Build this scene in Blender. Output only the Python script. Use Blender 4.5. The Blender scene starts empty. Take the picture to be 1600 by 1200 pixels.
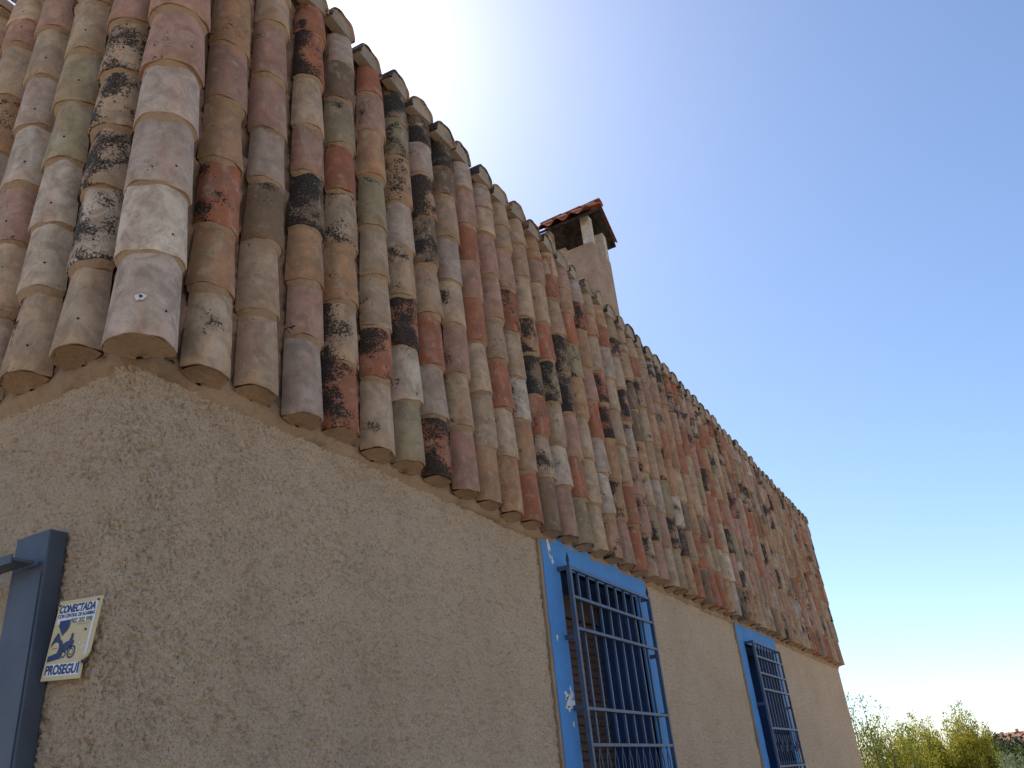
import bpy, math, random
import numpy as np
from mathutils import Vector, Matrix

random.seed(7); rng = np.random.default_rng(11)
scene = bpy.context.scene
col = scene.collection
EZ = 2.8646                      # height of the eaves above the ground (m)

# ------------------------------------------------------------------ camera
CAM = Vector((-1.3983, -1.9317, 1.60))
yaw, pitch, roll, FPX = 0.4637, 0.4603, -0.1041, 1306.95
Fd = Vector((math.cos(pitch)*math.cos(yaw), math.cos(pitch)*math.sin(yaw), math.sin(pitch)))
rt = Vector((math.sin(yaw), -math.cos(yaw), 0)); up = rt.cross(Fd)
Rv = rt*math.cos(roll) + up*math.sin(roll); Uv = up*math.cos(roll) - rt*math.sin(roll)
cam = bpy.data.cameras.new('camera'); camo = bpy.data.objects.new('camera', cam); col.objects.link(camo)
M = Matrix((Rv, Uv, -Fd)).transposed().to_4x4(); M.translation = CAM; camo.matrix_world = M
cam.sensor_fit = 'HORIZONTAL'; cam.sensor_width = 36; cam.lens = FPX/1600*36
cam.clip_start = 0.05; cam.clip_end = 9000
scene.camera = camo

# ------------------------------------------------------------------ sky, sun, exposure
SUN_EL, SUN_AZ = math.radians(50), math.radians(43.5)
world = bpy.data.worlds.new('World'); scene.world = world; world.use_nodes = True
wn = world.node_tree; wn.nodes.clear()
sky = wn.nodes.new('ShaderNodeTexSky'); sky.sky_type = 'NISHITA'; sky.sun_disc = False
sky.sun_elevation = SUN_EL; sky.sun_rotation = math.pi/2 - SUN_AZ
sky.altitude = 0; sky.air_density = 0.9; sky.dust_density = 0.55; sky.ozone_density = 3.8
bg = wn.nodes.new('ShaderNodeBackground'); bg.inputs['Strength'].default_value = 0.115
wo = wn.nodes.new('ShaderNodeOutputWorld')
wn.links.new(sky.outputs[0], bg.inputs[0]); wn.links.new(bg.outputs[0], wo.inputs[0])
sl = bpy.data.lights.new('sun', 'SUN'); sl.energy = 3.6; sl.angle = math.radians(0.53); sl.color = (1, .94, .84)
so = bpy.data.objects.new('sun', sl); col.objects.link(so)
sd = Vector((math.cos(SUN_EL)*math.cos(SUN_AZ), math.cos(SUN_EL)*math.sin(SUN_AZ), math.sin(SUN_EL)))
so.rotation_euler = sd.to_track_quat('Z', 'Y').to_euler(); so.location = sd*40
scene.view_settings.view_transform = 'Standard'; scene.view_settings.look = 'None'
scene.view_settings.gamma = 1; scene.view_settings.use_curve_mapping = False
scene.view_settings.exposure = 0.72

# ------------------------------------------------------------------ helpers
def tag(o, label=None, cat=None, group=None, kind=None):
    if label: o['label'] = label
    if cat: o['category'] = cat
    if group: o['group'] = group
    if kind: o['kind'] = kind
    return o
def empty(name, loc=(0, 0, 0)):
    o = bpy.data.objects.new(name, None); col.objects.link(o); o.location = loc; o.empty_display_size = .2
    return o
def mesh(name, v, f, mats=(), smooth=False, midx=None):
    me = bpy.data.meshes.new(name)
    if isinstance(f, np.ndarray):
        v = np.asarray(v, dtype=np.float32); n, k = f.shape
        me.vertices.add(len(v)); me.vertices.foreach_set('co', v.ravel())
        me.loops.add(n*k); me.loops.foreach_set('vertex_index', f.astype(np.int32).ravel())
        me.polygons.add(n); me.polygons.foreach_set('loop_start', np.arange(0, n*k, k, dtype=np.int32))
        me.update(calc_edges=True)
    else:
        me.from_pydata([tuple(p) for p in v], [], [tuple(q) for q in f])
    for m in (mats if isinstance(mats, (list, tuple)) else [mats]): me.materials.append(m)
    if midx is not None: me.polygons.foreach_set('material_index', np.asarray(midx, dtype=np.int32))
    if smooth: me.polygons.foreach_set('use_smooth', np.ones(len(me.polygons), dtype=bool))
    me.update()
    return me
def link(name, me, parent=None, loc=None, rot=None):
    o = bpy.data.objects.new(name, me); col.objects.link(o)
    if parent: o.parent = parent
    if loc is not None: o.location = loc
    if rot is not None: o.rotation_euler = rot
    return o
class MB:
    """collects simple shapes into one mesh"""
    def __init__(s): s.v = []; s.f = []
    def add(s, v, f):
        b = len(s.v); s.v += [tuple(p) for p in v]; s.f += [tuple(i+b for i in q) for q in f]
    def box(s, x0, x1, y0, y1, z0, z1, c=0.0):
        if c <= 0:
            v = [(x, y, z) for x in (x0, x1) for y in (y0, y1) for z in (z0, z1)]
            s.add(v, [(0, 1, 3, 2), (4, 6, 7, 5), (0, 4, 5, 1), (2, 3, 7, 6), (0, 2, 6, 4), (1, 5, 7, 3)])
        else:                                      # box with chamfered vertical/horizontal edges
            b = __import__('bmesh'); bm = b.new(); b.ops.create_cube(bm, size=1)
            for w in bm.verts:
                w.co = Vector(((x0+x1)/2+w.co.x*(x1-x0), (y0+y1)/2+w.co.y*(y1-y0), (z0+z1)/2+w.co.z*(z1-z0)))
            b.ops.bevel(bm, geom=bm.edges[:], offset=c, segments=2, affect='EDGES', profile=.7)
            bm.verts.ensure_lookup_table(); bm.verts.index_update()
            s.add([w.co[:] for w in bm.verts], [[w.index for w in q.verts] for q in bm.faces]); bm.free()
    def tube(s, pts, r, n=6, cap=True):
        pts = [Vector(p) for p in pts]; rs = r if isinstance(r, (list, tuple)) else [r]*len(pts)
        rings = []; base = len(s.v); vs = []
        for i, p in enumerate(pts):
            t = (pts[min(i+1, len(pts)-1)] - pts[max(i-1, 0)]).normalized()
            a = t.orthogonal() if abs(t.z) > .9 else t.cross(Vector((0, 0, 1)))
            a.normalize(); b_ = t.cross(a)
            for k in range(n):
                q = 2*math.pi*k/n; vs.append(p + rs[i]*(a*math.cos(q)+b_*math.sin(q)))
        fs = [(i*n+k, i*n+(k+1) % n, (i+1)*n+(k+1) % n, (i+1)*n+k) for i in range(len(pts)-1) for k in range(n)]
        if cap: fs += [tuple(range(n))[::-1], tuple((len(pts)-1)*n+k for k in range(n))]
        s.add(vs, fs)
    def build(s, name, mat, parent=None, smooth=False):
        return link(name, mesh(name, s.v, s.f, mat, smooth), parent)

# --- lattice value noise in numpy (for real relief)
def vnoise(x, y, seed=0):
    xi = np.floor(x).astype(np.int64); yi = np.floor(y).astype(np.int64); fx = x-xi; fy = y-yi
    def h(a, b):
        n = (a*374761393 + b*668265263 + seed*974711) & 0xffffffff
        n = ((n ^ (n >> 13))*1274126177) & 0xffffffff
        return ((n ^ (n >> 16)) & 0xffff)/65535.0
    u = fx*fx*(3-2*fx); w = fy*fy*(3-2*fy)
    return (h(xi, yi)*(1-u)+h(xi+1, yi)*u)*(1-w) + (h(xi, yi+1)*(1-u)+h(xi+1, yi+1)*u)*w

# ------------------------------------------------------------------ materials
class NT:
    def __init__(s, name, rough=.9, spec=.2):
        s.m = bpy.data.materials.new(name); s.m.use_nodes = True; s.t = s.m.node_tree
        s.b = s.t.nodes['Principled BSDF']; s.b.inputs['Roughness'].default_value = rough
        s.b.inputs['Specular IOR Level'].default_value = spec
    def n(s, typ, **kw):
        o = s.t.nodes.new(typ)
        for k, v in kw.items():
            if k.startswith('i_'):
                key = k[2:]; key = int(key) if key.isdigit() else key.replace('_', ' ')
                o.inputs[key].default_value = v
            else: setattr(o, k, v)
        return o
    def l(s, a, b): s.t.links.new(a, b)
    def noise(s, vec, scale, detail=4, rough=.55, dist=0):
        o = s.n('ShaderNodeTexNoise', i_Scale=scale, i_Detail=detail, i_Roughness=rough, i_Distortion=dist)
        if vec: s.l(vec, o.inputs['Vector'])
        return o.outputs['Fac']
    def ramp(s, fac, stops):
        o = s.n('ShaderNodeValToRGB'); e = o.color_ramp.elements
        while len(e) < len(stops): e.new(.5)
        for q, (p, c) in zip(e, stops):
            q.position = p; q.color = (c, c, c, 1) if not isinstance(c, tuple) else (*c, 1)
        s.l(fac, o.inputs[0]); return o.outputs[0]
    def mix(s, fac, a, b, mode='MIX'):
        o = s.n('ShaderNodeMix', data_type='RGBA', blend_type=mode)
        for k, x in ((0, fac), (6, a), (7, b)):
            if isinstance(x, (int, float)): o.inputs[k].default_value = x
            elif isinstance(x, tuple): o.inputs[k].default_value = (*x, 1)
            else: s.l(x, o.inputs[k])
        return o.outputs[2]
    def math(s, op, a, b=0.0, c=None):
        o = s.n('ShaderNodeMath', operation=op)
        for k, x in ((0, a), (1, b), (2, c)):
            if x is None: continue
            if isinstance(x, (int, float)): o.inputs[k].default_value = x
            else: s.l(x, o.inputs[k])
        return o.outputs[0]
    def bump(s, h, dist, strength=1.0):
        o = s.n('ShaderNodeBump', i_Distance=dist, i_Strength=strength); s.l(h, o.inputs['Height'])
        s.l(o.outputs[0], s.b.inputs['Normal'])
    def color(s, c):
        if isinstance(c, tuple): s.b.inputs['Base Color'].default_value = (*c, 1)
        else: s.l(c, s.b.inputs['Base Color'])
    def obj(s): return s.n('ShaderNodeTexCoord').outputs['Object']

def plain(name, c, rough=.8, var=.18, scale=14, bump=.002, bscale=90, spec=.3, metal=0):
    k = NT(name, rough, spec); o = k.obj(); k.b.inputs['Metallic'].default_value = metal
    a = k.noise(o, scale, 5); d = tuple(x*(1-var) for x in c); b = tuple(min(1, x*(1+var)) for x in c)
    k.color(k.ramp(a, [(.3, d), (.7, b)])); 
    if bump: k.bump(k.noise(o, bscale, 4), bump)
    return k.m

def tile_material(name, per_object):
    k = NT(name, .92, .15); obc = k.obj()
    if per_object:
        oi = k.n('ShaderNodeObjectInfo'); base = oi.outputs['Color']; amt = oi.outputs['Alpha']
        rv = k.n('ShaderNodeVectorMath', operation='SCALE'); rv.inputs[0].default_value = (13.1, 7.7, 29.3)
        k.l(oi.outputs['Random'], rv.inputs['Scale'])
        ad = k.n('ShaderNodeVectorMath', operation='ADD'); k.l(obc, ad.inputs[0]); k.l(rv.outputs[0], ad.inputs[1]); vec = ad.outputs[0]
    else:
        at = k.n('ShaderNodeAttribute', attribute_name='tile_colour'); base = at.outputs['Color']; amt = at.outputs['Alpha']; vec = obc
    # soft firing variation and washed streaks running down the tile
    mp = k.n('ShaderNodeMapping'); mp.inputs['Scale'].default_value = (1, 1, .28); k.l(vec, mp.inputs[0])
    c = k.mix(k.ramp(k.noise(vec, 7, 3), [(.32, 0.), (.68, 1.)]), k.mix(.5, base, (.60, .52, .46), 'MULTIPLY'), base)
    c = k.mix(k.math('MULTIPLY', k.ramp(k.noise(mp.outputs[0], 11, 3), [(.52, 0.), (.74, 1.)]), .42), c, (.45, .19, .11))
    c = k.mix(k.math('MULTIPLY', k.ramp(k.noise(mp.outputs[0], 16, 5), [(.55, 0.), (.8, 1.)]), .5), c, (.56, .50, .43))
    c = k.mix(k.math('MULTIPLY', k.ramp(k.noise(vec, 38, 6, .65), [(.45, 0.), (.75, 1.)]), .35), c, (.24, .20, .15))
    # olive/ochre bloom
    c = k.mix(k.math('MULTIPLY', k.ramp(k.noise(vec, 5.3, 4), [(.56, 0.), (.72, 1.)]), .35), c, (.27, .23, .11))
    c = k.mix(k.math('MULTIPLY', k.ramp(k.noise(vec, 13, 6, .7, .6), [(.42, 0.), (.62, 1.)]), .48), c, (.15, .11, .08))
    c = k.mix(k.math('MULTIPLY', k.ramp(k.noise(vec, 21, 5, .65), [(.56, 0.), (.7, 1.)]), .4), c, (.50, .44, .37))
    # small pits and specks on every tile
    c = k.mix(k.ramp(k.noise(vec, 190, 3), [(.66, 0.), (.72, .75)]), c, (.06, .05, .045))
    # black lichen: broken patches made of specks
    big = k.noise(vec, 8.5, 2); fine = k.noise(vec, 105, 5, .7)
    sx = k.n('ShaderNodeSeparateXYZ'); k.l(obc, sx.inputs[0])
    s_ = k.math('ADD', k.math('MULTIPLY', big, 1.5), k.math('MULTIPLY', fine, 1.35))
    if per_object: s_ = k.math('SUBTRACT', s_, k.math('MULTIPLY', k.math('ADD', sx.outputs[0], .01), 1.6))
    s_ = k.math('ADD', s_, k.math('MULTIPLY', amt, .62))
    lich = k.ramp(k.math('MULTIPLY', k.math('SUBTRACT', s_, 1.83), 3.2), [(.0, 0.), (.35, 1.)])
    lc = k.ramp(k.noise(vec, 150, 2), [(.35, (.018, .017, .017)), (.6, (.04, .036, .032)), (.78, (.22, .20, .16))])
    c = k.mix(k.math('MULTIPLY', lich, .93), c, lc)
    k.color(c)
    h = k.math('ADD', k.math('MULTIPLY', k.noise(vec, 60, 5, .6), .6), k.math('ADD', k.math('MULTIPLY', lich, .5), k.math('MULTIPLY', k.noise(mp.outputs[0], 26, 3), .6)))
    k.bump(h, .004, .7)
    return k.m

def stucco_material():
    k = NT('stucco', .95, .1); o = k.obj()
    c = k.ramp(k.noise(o, 1.6, 4), [(.3, (.57, .42, .285)), (.7, (.66, .505, .355))])
    c = k.mix(k.math('MULTIPLY', k.ramp(k.noise(o, 120, 4, .65), [(.40, 1.), (.55, 0.)]), .38), c, (.34, .26, .185))
    c = k.mix(k.math('MULTIPLY', k.ramp(k.noise(o, 170, 3, .65), [(.575, 0.), (.64, 1.)]), .75), c, (.12, .085, .06))
    mp = k.n('ShaderNodeMapping'); mp.inputs['Scale'].default_value = (1, 1, .12); k.l(o, mp.inputs[0])
    c = k.mix(k.math('MULTIPLY', k.ramp(k.noise(mp.outputs[0], 3.2, 4), [(.5, 0.), (.75, 1.)]), .28), c, (.40, .35, .29))
    k.color(c); k.bump(k.noise(o, 210, 5, .65), .007, 1.0)
    return k.m
def mortar_material(name='mortar', c0=(.315, .205, .125), c1=(.43, .30, .195)):
    k = NT(name, .95, .1); o = k.obj()
    c = k.ramp(k.noise(o, 5, 5), [(.3, c0), (.7, c1)])
    c = k.mix(k.math('MULTIPLY', k.ramp(k.noise(o, 45, 5, .7), [(.5, 0.), (.72, 1.)]), .4), c, tuple(x*.5 for x in c0))
    c = k.mix(k.ramp(k.noise(o, 3.1, 5, .6), [(.6, 0.), (.72, .55)]), c, (.12, .095, .07))
    k.color(c); k.bump(k.noise(o, 75, 6, .65), .008, .9)
    return k.m
def blue_paint():
    k = NT('blue_wall_paint', .8, .25); o = k.obj()
    c = k.ramp(k.noise(o, 3.5, 5), [(.3, (.075, .24, .54)), (.7, (.095, .285, .60))])
    c = k.mix(k.math('MULTIPLY', k.ramp(k.noise(o, 24, 5, .7), [(.6, 0.), (.75, 1.)]), .3), c, (.22, .40, .62))
    k.color(c); k.bump(k.noise(o, 45, 5), .004, .6); return k.m
def soot_material():
    k = NT('sooty_mortar', .95, .1); o = k.obj()
    k.color(k.ramp(k.noise(o, 16, 5), [(.3, (.012, .011, .010)), (.75, (.07, .055, .045))])); k.bump(k.noise(o, 70, 4), .005); return k.m

M_TILE = tile_material('clay_tile', True); M_TILEF = tile_material('clay_tile_far', False)
M_STUCCO = stucco_material(); M_MORTAR = mortar_material()
M_PALE = mortar_material('pale_mortar', (.30, .235, .175), (.45, .37, .29))
M_BED = mortar_material('bed_mortar', (.20, .125, .085), (.37, .235, .155))
M_HOLE = plain('nail_hole', (.012, .01, .009), bump=0)
M_BLUE = blue_paint(); M_REVEAL_SHADED = plain('shade_darkened_reveal_blue', (.022, .062, .18), .75, .15, 6, .002, 50, .2); M_SOOT = soot_material()  # reveal blue is darkened so its colour carries the recess shade
M_IRON = plain('iron_blue_grey', (.070, .092, .150), .5, .25, 9, .0012, 120, .4)
M_IRON2 = plain('iron_dark', (.035, .045, .075), .55, .3, 9, .001, 120, .35)
M_NAVYB = plain('iron_navy', (.03, .075, .22), .55, .25, 9, .001, 100, .3)
M_POST = plain('painted_post_steel', (.070, .086, .118), .48, .2, 6, .0006, 40, .4)
M_SHUT = plain('brown_shutter_slat', (.085, .05, .034), .6, .2, 12, .0006, 60, .3)
M_WHITE = plain('white_plaster', (.72, .70, .66), .9, .1, 60, .003, 120)
M_POSTC = plain('chimney_post_render', (.52, .44, .36), .95, .25, 22, .006, 70, .1)
M_CHIM = mortar_material('chimney_render', (.33, .23, .155), (.45, .33, .235))
M_RED = plain('red_clay', (.36, .115, .06), .9, .4, 14, .003, 60, .15)
M_ROOFF = plain('flat_roof', (.35, .27, .2), .95, .2, 3, 0)

# ------------------------------------------------------------------ the house
house = empty('tiled_house', (0, 0, 0))
tag(house, 'old stucco house with clay barrel tiles hung down its upper walls and blue windows', 'house')
L, W = 11.93, 7.2
PTOP = EZ + 2.11                                     # top of the tile hung parapet
# windows: x0,x1 blue surround, opening, top of surround and of opening (local z to eaves), grille
WIN = [dict(s0=2.589, s1=4.150, o0=2.787, o1=3.950, ot=-.135, ob=-1.72, sb=-1.92),
       dict(s0=6.440, s1=7.955, o0=6.630, o1=7.760, ot=-.165, ob=-1.72, sb=-1.92)]

# --- wall: one continuous rough-cast sheet that wraps the near corner
def growing(a, b, d0, k):
    out = [a]; d = d0
    while out[-1] < b: out.append(out[-1]+d0*(1+(out[-1]-a)/k))
    out[-1] = b; return np.array(out)
sr = growing(0, L, .0042, 1.45); slf = growing(0, W, .0045, .35)
edges = sorted(e for w in WIN for e in (w['o0'], w['o1']))
for e in edges: sr[np.argmin(abs(sr-e))] = e
s = np.concatenate([-slf[:0:-1], sr])
zs = np.concatenate([np.arange(.06, -1.36, -.0046), np.linspace(-1.36, -EZ, 40)[0:]])
zs = np.unique(np.round(zs, 5))[::-1]
for w in WIN:
    for e in (w['ot'], w['ob']): zs[np.argmin(abs(zs-e))] = e
S, Z = np.meshgrid(s, zs)
r = .035                                             # rounded corner
def corner(S):
    x = np.where(S > 0, S, 0.); y = np.where(S < 0, -S, 0.)
    nx = np.where(S < 0, -1., 0.); ny = np.where(S > 0, -1., 0.)
    m = np.abs(S) < r; a = (S/r)*math.pi/4           # -45..45 deg
    ang = np.pi*1.25 + a
    x = np.where(m, r + r*np.cos(ang), x); y = np.where(m, r + r*np.sin(ang), y)
    nx = np.where(m, np.cos(ang), nx); ny = np.where(m, np.sin(ang), ny)
    return x, y, nx, ny
X, Y, NX, NY = corner(S)
wx = S + .006*(vnoise(S*40, Z*40, 5)-.5); wz = Z + .012*(vnoise(S*30, Z*30, 6)-.5)
h = .26*np.abs(2*vnoise(wx*52, wz*66, 1)-1) + .46*np.abs(2*vnoise(wx*104, wz*125, 2)-1) + .34*vnoise(wx*225, wz*225, 3)
lim = np.abs(S)                                      # soften grain where the grid gets coarse
pit = np.clip((vnoise(wx*118, wz*135, 12)-.60)*5, 0, 1)*np.clip((vnoise(wx*19, wz*23, 13)-.25)*3, 0, 1)
D = .0150*(h-.52) - .0085*pit + .0040*(vnoise(S*9, Z*9, 4)-.5) + .008*(vnoise(S*2.1, Z*2.1, 8)-.5)
D = np.where(np.abs(S) < .2, D*1.15, D)
X = X + NX*D; Y = Y + NY*D
V = np.stack([X, Y, Z+EZ], -1).reshape(-1, 3)
nr, nc = S.shape
idx = np.arange(nr*nc).reshape(nr, nc)
Fq = np.stack([idx[:-1, :-1], idx[1:, :-1], idx[1:, 1:], idx[:-1, 1:]], -1)
sc = (S[:-1, :-1]+S[1:, 1:])/2; zc = (Z[:-1, :-1]+Z[1:, 1:])/2
keep = np.ones(sc.shape, bool)
for w in WIN: keep &= ~((sc > w['o0']) & (sc < w['o1']) & (zc > w['ob']) & (zc < w['ot']))
link('wall', mesh('wall', V, Fq[keep], M_STUCCO, True), house)
b = MB(); b.box(.03, L-.0, W-.25, W, 0, PTOP-.05); b.box(L-.25, L, .02, W-.25, 0, PTOP-.05); b.build('back_wall', M_STUCCO, house)
b = MB(); b.box(.02, L-.252, .02, W-.252, PTOP-.5, PTOP-.32); b.build('roof_deck', M_ROOFF, house)
# parapet core behind the tiles
b = MB(); b.box(.012, L, .012, .20, EZ-.02, PTOP+.0); b.box(.012, .20, .20, W-.252, EZ-.02, PTOP); b.build('parapet', M_BED, house)

# --- tiles
PAL = dict(C=(.50, .385, .275), W=(.58, .51, .44), G=(.455, .375, .335), P=(.43, .265, .21), R=(.40, .15, .085),
           O=(.46, .285, .17), Y=(.36, .305, .195), B=(.215, .155, .105), T=(.44, .32, .225))
def tcol(ch, pale=1.0):
    c = tuple(q*pale for q in PAL[ch]); j = 1+random.uniform(-.10, .10); w = random.uniform(-.03, .03)
    return tuple(max(.02, min(.9, q*j*WARM[i]*(1+w*(i-1)))) for i, q in enumerate((c[0], c[1], c[2])))
def tile_geo(rx0, rx1, ry0, ry1, ln, th, hole, seed, na=16, nz=5):
    """half barrel, wide end down at z=0, convex towards -y"""
    g = random.Random(seed); v = []; f = []; mi = []
    ph = [g.uniform(0, 6.28) for _ in range(6)]
    def P(a, t, off):
        wob = .0022*math.sin(3*a+ph[0]+2*t) + .0018*math.sin(5*a+ph[1]) + .002*math.sin(4*t+ph[2])
        rx = rx0+(rx1-rx0)*t+wob-off; ry = ry0+(ry1-ry0)*t+wob-off
        e = (.0035*math.sin(2*a+ph[3])+.002*math.sin(7*a+ph[4])) if t == 0 else 0
        return (-rx*math.cos(a)*(1.0), -ry*math.sin(a)**.9, t*ln+e)
    A = [math.pi*(i/na) for i in range(na+1)]
    # outer skin (small rounded lip at the bottom)
    T = [0.0, .018] + [j/nz for j in range(1, nz+1)]
    rows = []
    for j, t in enumerate(T):
        rows.append([len(v)+i for i in range(na+1)])
        v += [P(a, t, .0025 if j == 0 else 0) for a in A]
    for j in range(len(T)-1):
        for i in range(na): f.append((rows[j][i], rows[j][i+1], rows[j+1][i+1], rows[j+1][i])); mi.append(0)
    # bottom end ring and a short inner skin
    o0 = len(v); v += [P(a, 0, .0025) for a in A]; i0 = len(v); v += [P(a, 0, th) for a in A]; i1 = len(v); v += [P(a, .25, th) for a in A]
    for i in range(na):
        f.append((o0+i, i0+i, i0+i+1, o0+i+1)); mi.append(0)
        f.append((i0+i, i1+i, i1+i+1, i0+i+1)); mi.append(0)
    # top end ring, long edges
    o1 = len(v); v += [P(a, 1, 0) for a in A]; i2 = len(v); v += [P(a, 1, th) for a in A]
    for i in range(na): f.append((o1+i, o1+i+1, i2+i+1, i2+i)); mi.append(0)
    if hole:
        a = math.pi*g.uniform(.66, .74); t = g.uniform(.2, .3); c = Vector(P(a, t, -.0006))
        n = Vector((-math.cos(a)/rx0, -math.sin(a)/ry0, 0)).normalized(); tx = Vector((0, 0, 1)); ty = n.cross(tx); b0 = len(v)
        v += [tuple(c+.0042*(tx*math.cos(q)+ty*math.sin(q))) for q in [k*math.pi/4 for k in range(8)]]
        f.append(tuple(range(b0, b0+8))); mi.append(1)
    return v, f, mi
def variant_set(n, *a, **k):
    out = []
    for i in range(n):
        v, f, mi = tile_geo(*a, hole=(i % 4 != 3), seed=100+i, **k)
        me = mesh('clay_tile', v, f, [M_TILE, M_HOLE], False, mi)
        me.polygons.foreach_set('use_smooth', np.array([m == 0 and len(q) == 4 for q, m in zip(f, mi)]))
        out.append(me)
    return out
TV = variant_set(12, .086, .067, .090, .071, .345, .0125)
LV = variant_set(8, .095, .074, .090, .071, .345, .0125)
HV = variant_set(8, .104, .085, .108, .088, .36, .014, na=22)
CV = variant_set(8, .097, .084, .108, .094, .33, .0125)
for me in CV: me.name = 'coping_tile'
HOLE_OK = True

tiles = []                                           # every tile: (matrix, colour+lichen, kind, size rank)
mort = MB(); bottoms = []
def fillet(mw, rx, ry, disc):
    """mortar squeezed out under the lower end of a tile, or the plug that closes the lowest one"""
    na = 12; vs = []; jz = random.uniform(-.006, .004)
    A = [math.pi*i/na for i in range(na+1)]
    if disc:
        na = 16; A = [math.pi*i/na for i in range(na+1)]; rings = []; dz = random.uniform(.018, .032)
        for q in (1.0, .72, .42, .12):
            rr = [(-(rx-.006)*q*math.cos(a), -(ry-.006)*q*math.sin(a)) for a in A]
            rings.append([mw @ Vector((x, y+.010*(1-q), .003-dz*(1+y/(ry-.006))**1.3*(.35+.65*(1-abs(x)/rx*.8))+(random.uniform(-.0012, .0012) if q < 1 else 0))) for x, y in rr])
        n = na+1; vs = [p for r_ in rings for p in r_]
        mort.add(vs, [(k*n+i, (k+1)*n+i, (k+1)*n+i+1, k*n+i+1) for k in range(3) for i in range(na)]+[tuple(range(3*n, 4*n))])
    else:
        o = [mw @ Vector((-(rx-.005)*math.cos(a), -(ry-.005)*math.sin(a), .003)) for a in A]
        m = [mw @ Vector((-(rx-.009)*math.cos(a), -(ry-.009)*math.sin(a), -.007+jz+random.uniform(-.003, .002))) for a in A]
        i_ = [mw @ Vector((-(rx-.0195)*math.cos(a), -(ry-.0195)*math.sin(a), -.021+jz+random.uniform(-.004, .002))) for a in A]
        n = na+1
        mort.add(o+m+i_, [(k*n+i, (k+1)*n+i, (k+1)*n+i+1, k*n+i+1) for k in (0, 1) for i in range(na)])
def col_matrix(base, facing, z, lean, twist, side):
    # facing: rotation about z so that local -y points outwards
    return Matrix.Translation(Vector((base[0], base[1], EZ+z))) @ Matrix.Rotation(facing+twist, 4, 'Z') @ Matrix.Translation((side, 0, 0)) @ Matrix.Rotation(lean, 4, 'X') @ Matrix.Rotation(random.uniform(-.022, .022), 4, 'Y')
RIGHT = {0: 'C O R3 O P O2 P C', 1: 'C C B2 G P P C T', 2: 'G P O B7 P C R7 R2', 3: 'R6 C6 O1 C6 R Y2 B3 G', 4: 'C R5 C C Y O P1 R',
         5: 'Y W R8 C3 G O6 Y4 B8', 6: 'R7 G R T B6 O8 G B8', 7: 'P C P C2 G T B3 B8', 8: 'O C C R P R P G', 9: 'O2 C R T P P C G1',
         10: 'R O W2 C R5 P T1 C', 11: 'B1 C5 R2 B8 O6 C T C', 12: 'P W C1 Y7 R C P O', 13: 'Y R P B7 B8 T R C', 14: 'C C2 C O Y3 R O P',
         15: 'O4 W2 G R P O R6 G', 16: 'P O6 O R8 R6 C O T', 17: 'R R C C C G1 R O'}
LEFT = {0: 'C3 W8 T7 C7 C8 P G C', 1: 'C4 W W1 Y Y C1 O7 C', 2: 'T C4 P4 W G1 C P1 C', 3: 'O1 T C3 G2 O6 C P C', 4: 'P T2 C O7 C1 P2 C C'}
HIP = 'G W2 G G P1 P G G'
WARM = (1.0, .925, .835)
def parse(st): return [(q[0], (int(q[1])*.1 if len(q) > 1 else 0)) for q in st.split()]
def rnd_tile():
    ch = random.choices('CWGPROYBT', [14, 3, 8, 16, 18, 17, 5, 9, 15])[0]
    l = random.choices([0, random.uniform(.2, .45), random.uniform(.5, .85)], [52, 28, 20])[0]
    return ch, l
def column(base, facing, spec, far, variants, rx, ry, zlist, jitter=1.0, kind='n', sub=0):
    side0 = random.uniform(-.004, .004)
    for j, z in enumerate(zlist):
        ch, li = spec[j] if spec and j < len(spec) else rnd_tile()
        mw = col_matrix(base, facing, z, math.radians(random.uniform(-1.2, .6)), math.radians(random.uniform(-4.5, 4.5))*jitter, side0+random.uniform(-.005, .005)*jitter)
        over = z+.345-2.118
        if over > 0: mw = mw @ Matrix.Diagonal((1, 1, 1-over/.345, 1))
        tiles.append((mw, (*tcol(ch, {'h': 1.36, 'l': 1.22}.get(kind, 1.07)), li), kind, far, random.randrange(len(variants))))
        fillet(mw, rx, ry, j == 0)
def zrows(first):
    z = [first+random.uniform(-.010, .010)]; z.append(z[0]+.305+random.uniform(-.03, .02))
    while z[-1] < 1.80: z.append(z[-1]+.278+random.uniform(-.032, .028))
    z[-1] = min(z[-1], 1.92)
    return z
NCOL = 54; X1, PX = .235, .2197
colx = [X1+PX*k+random.uniform(-.006, .006) for k in range(NCOL)]
for k, x in enumerate(colx):
    column((x, -.022), 0, parse(RIGHT[k]) if k in RIGHT else None, k >= 31, TV, .086, .090, zrows(.027))
coly = [.190+.247*k for k in range(28)]
for k, y in enumerate(coly):
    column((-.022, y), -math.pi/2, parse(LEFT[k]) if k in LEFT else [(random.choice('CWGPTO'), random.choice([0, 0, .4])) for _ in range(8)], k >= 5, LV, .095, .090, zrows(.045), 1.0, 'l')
column((-.012, -.050), -math.pi/4, parse(HIP), False, HV, .104, .108, [-.002, .29, .545, .825, 1.06, 1.33, 1.60, 1.87], .4, 'h')
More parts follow.
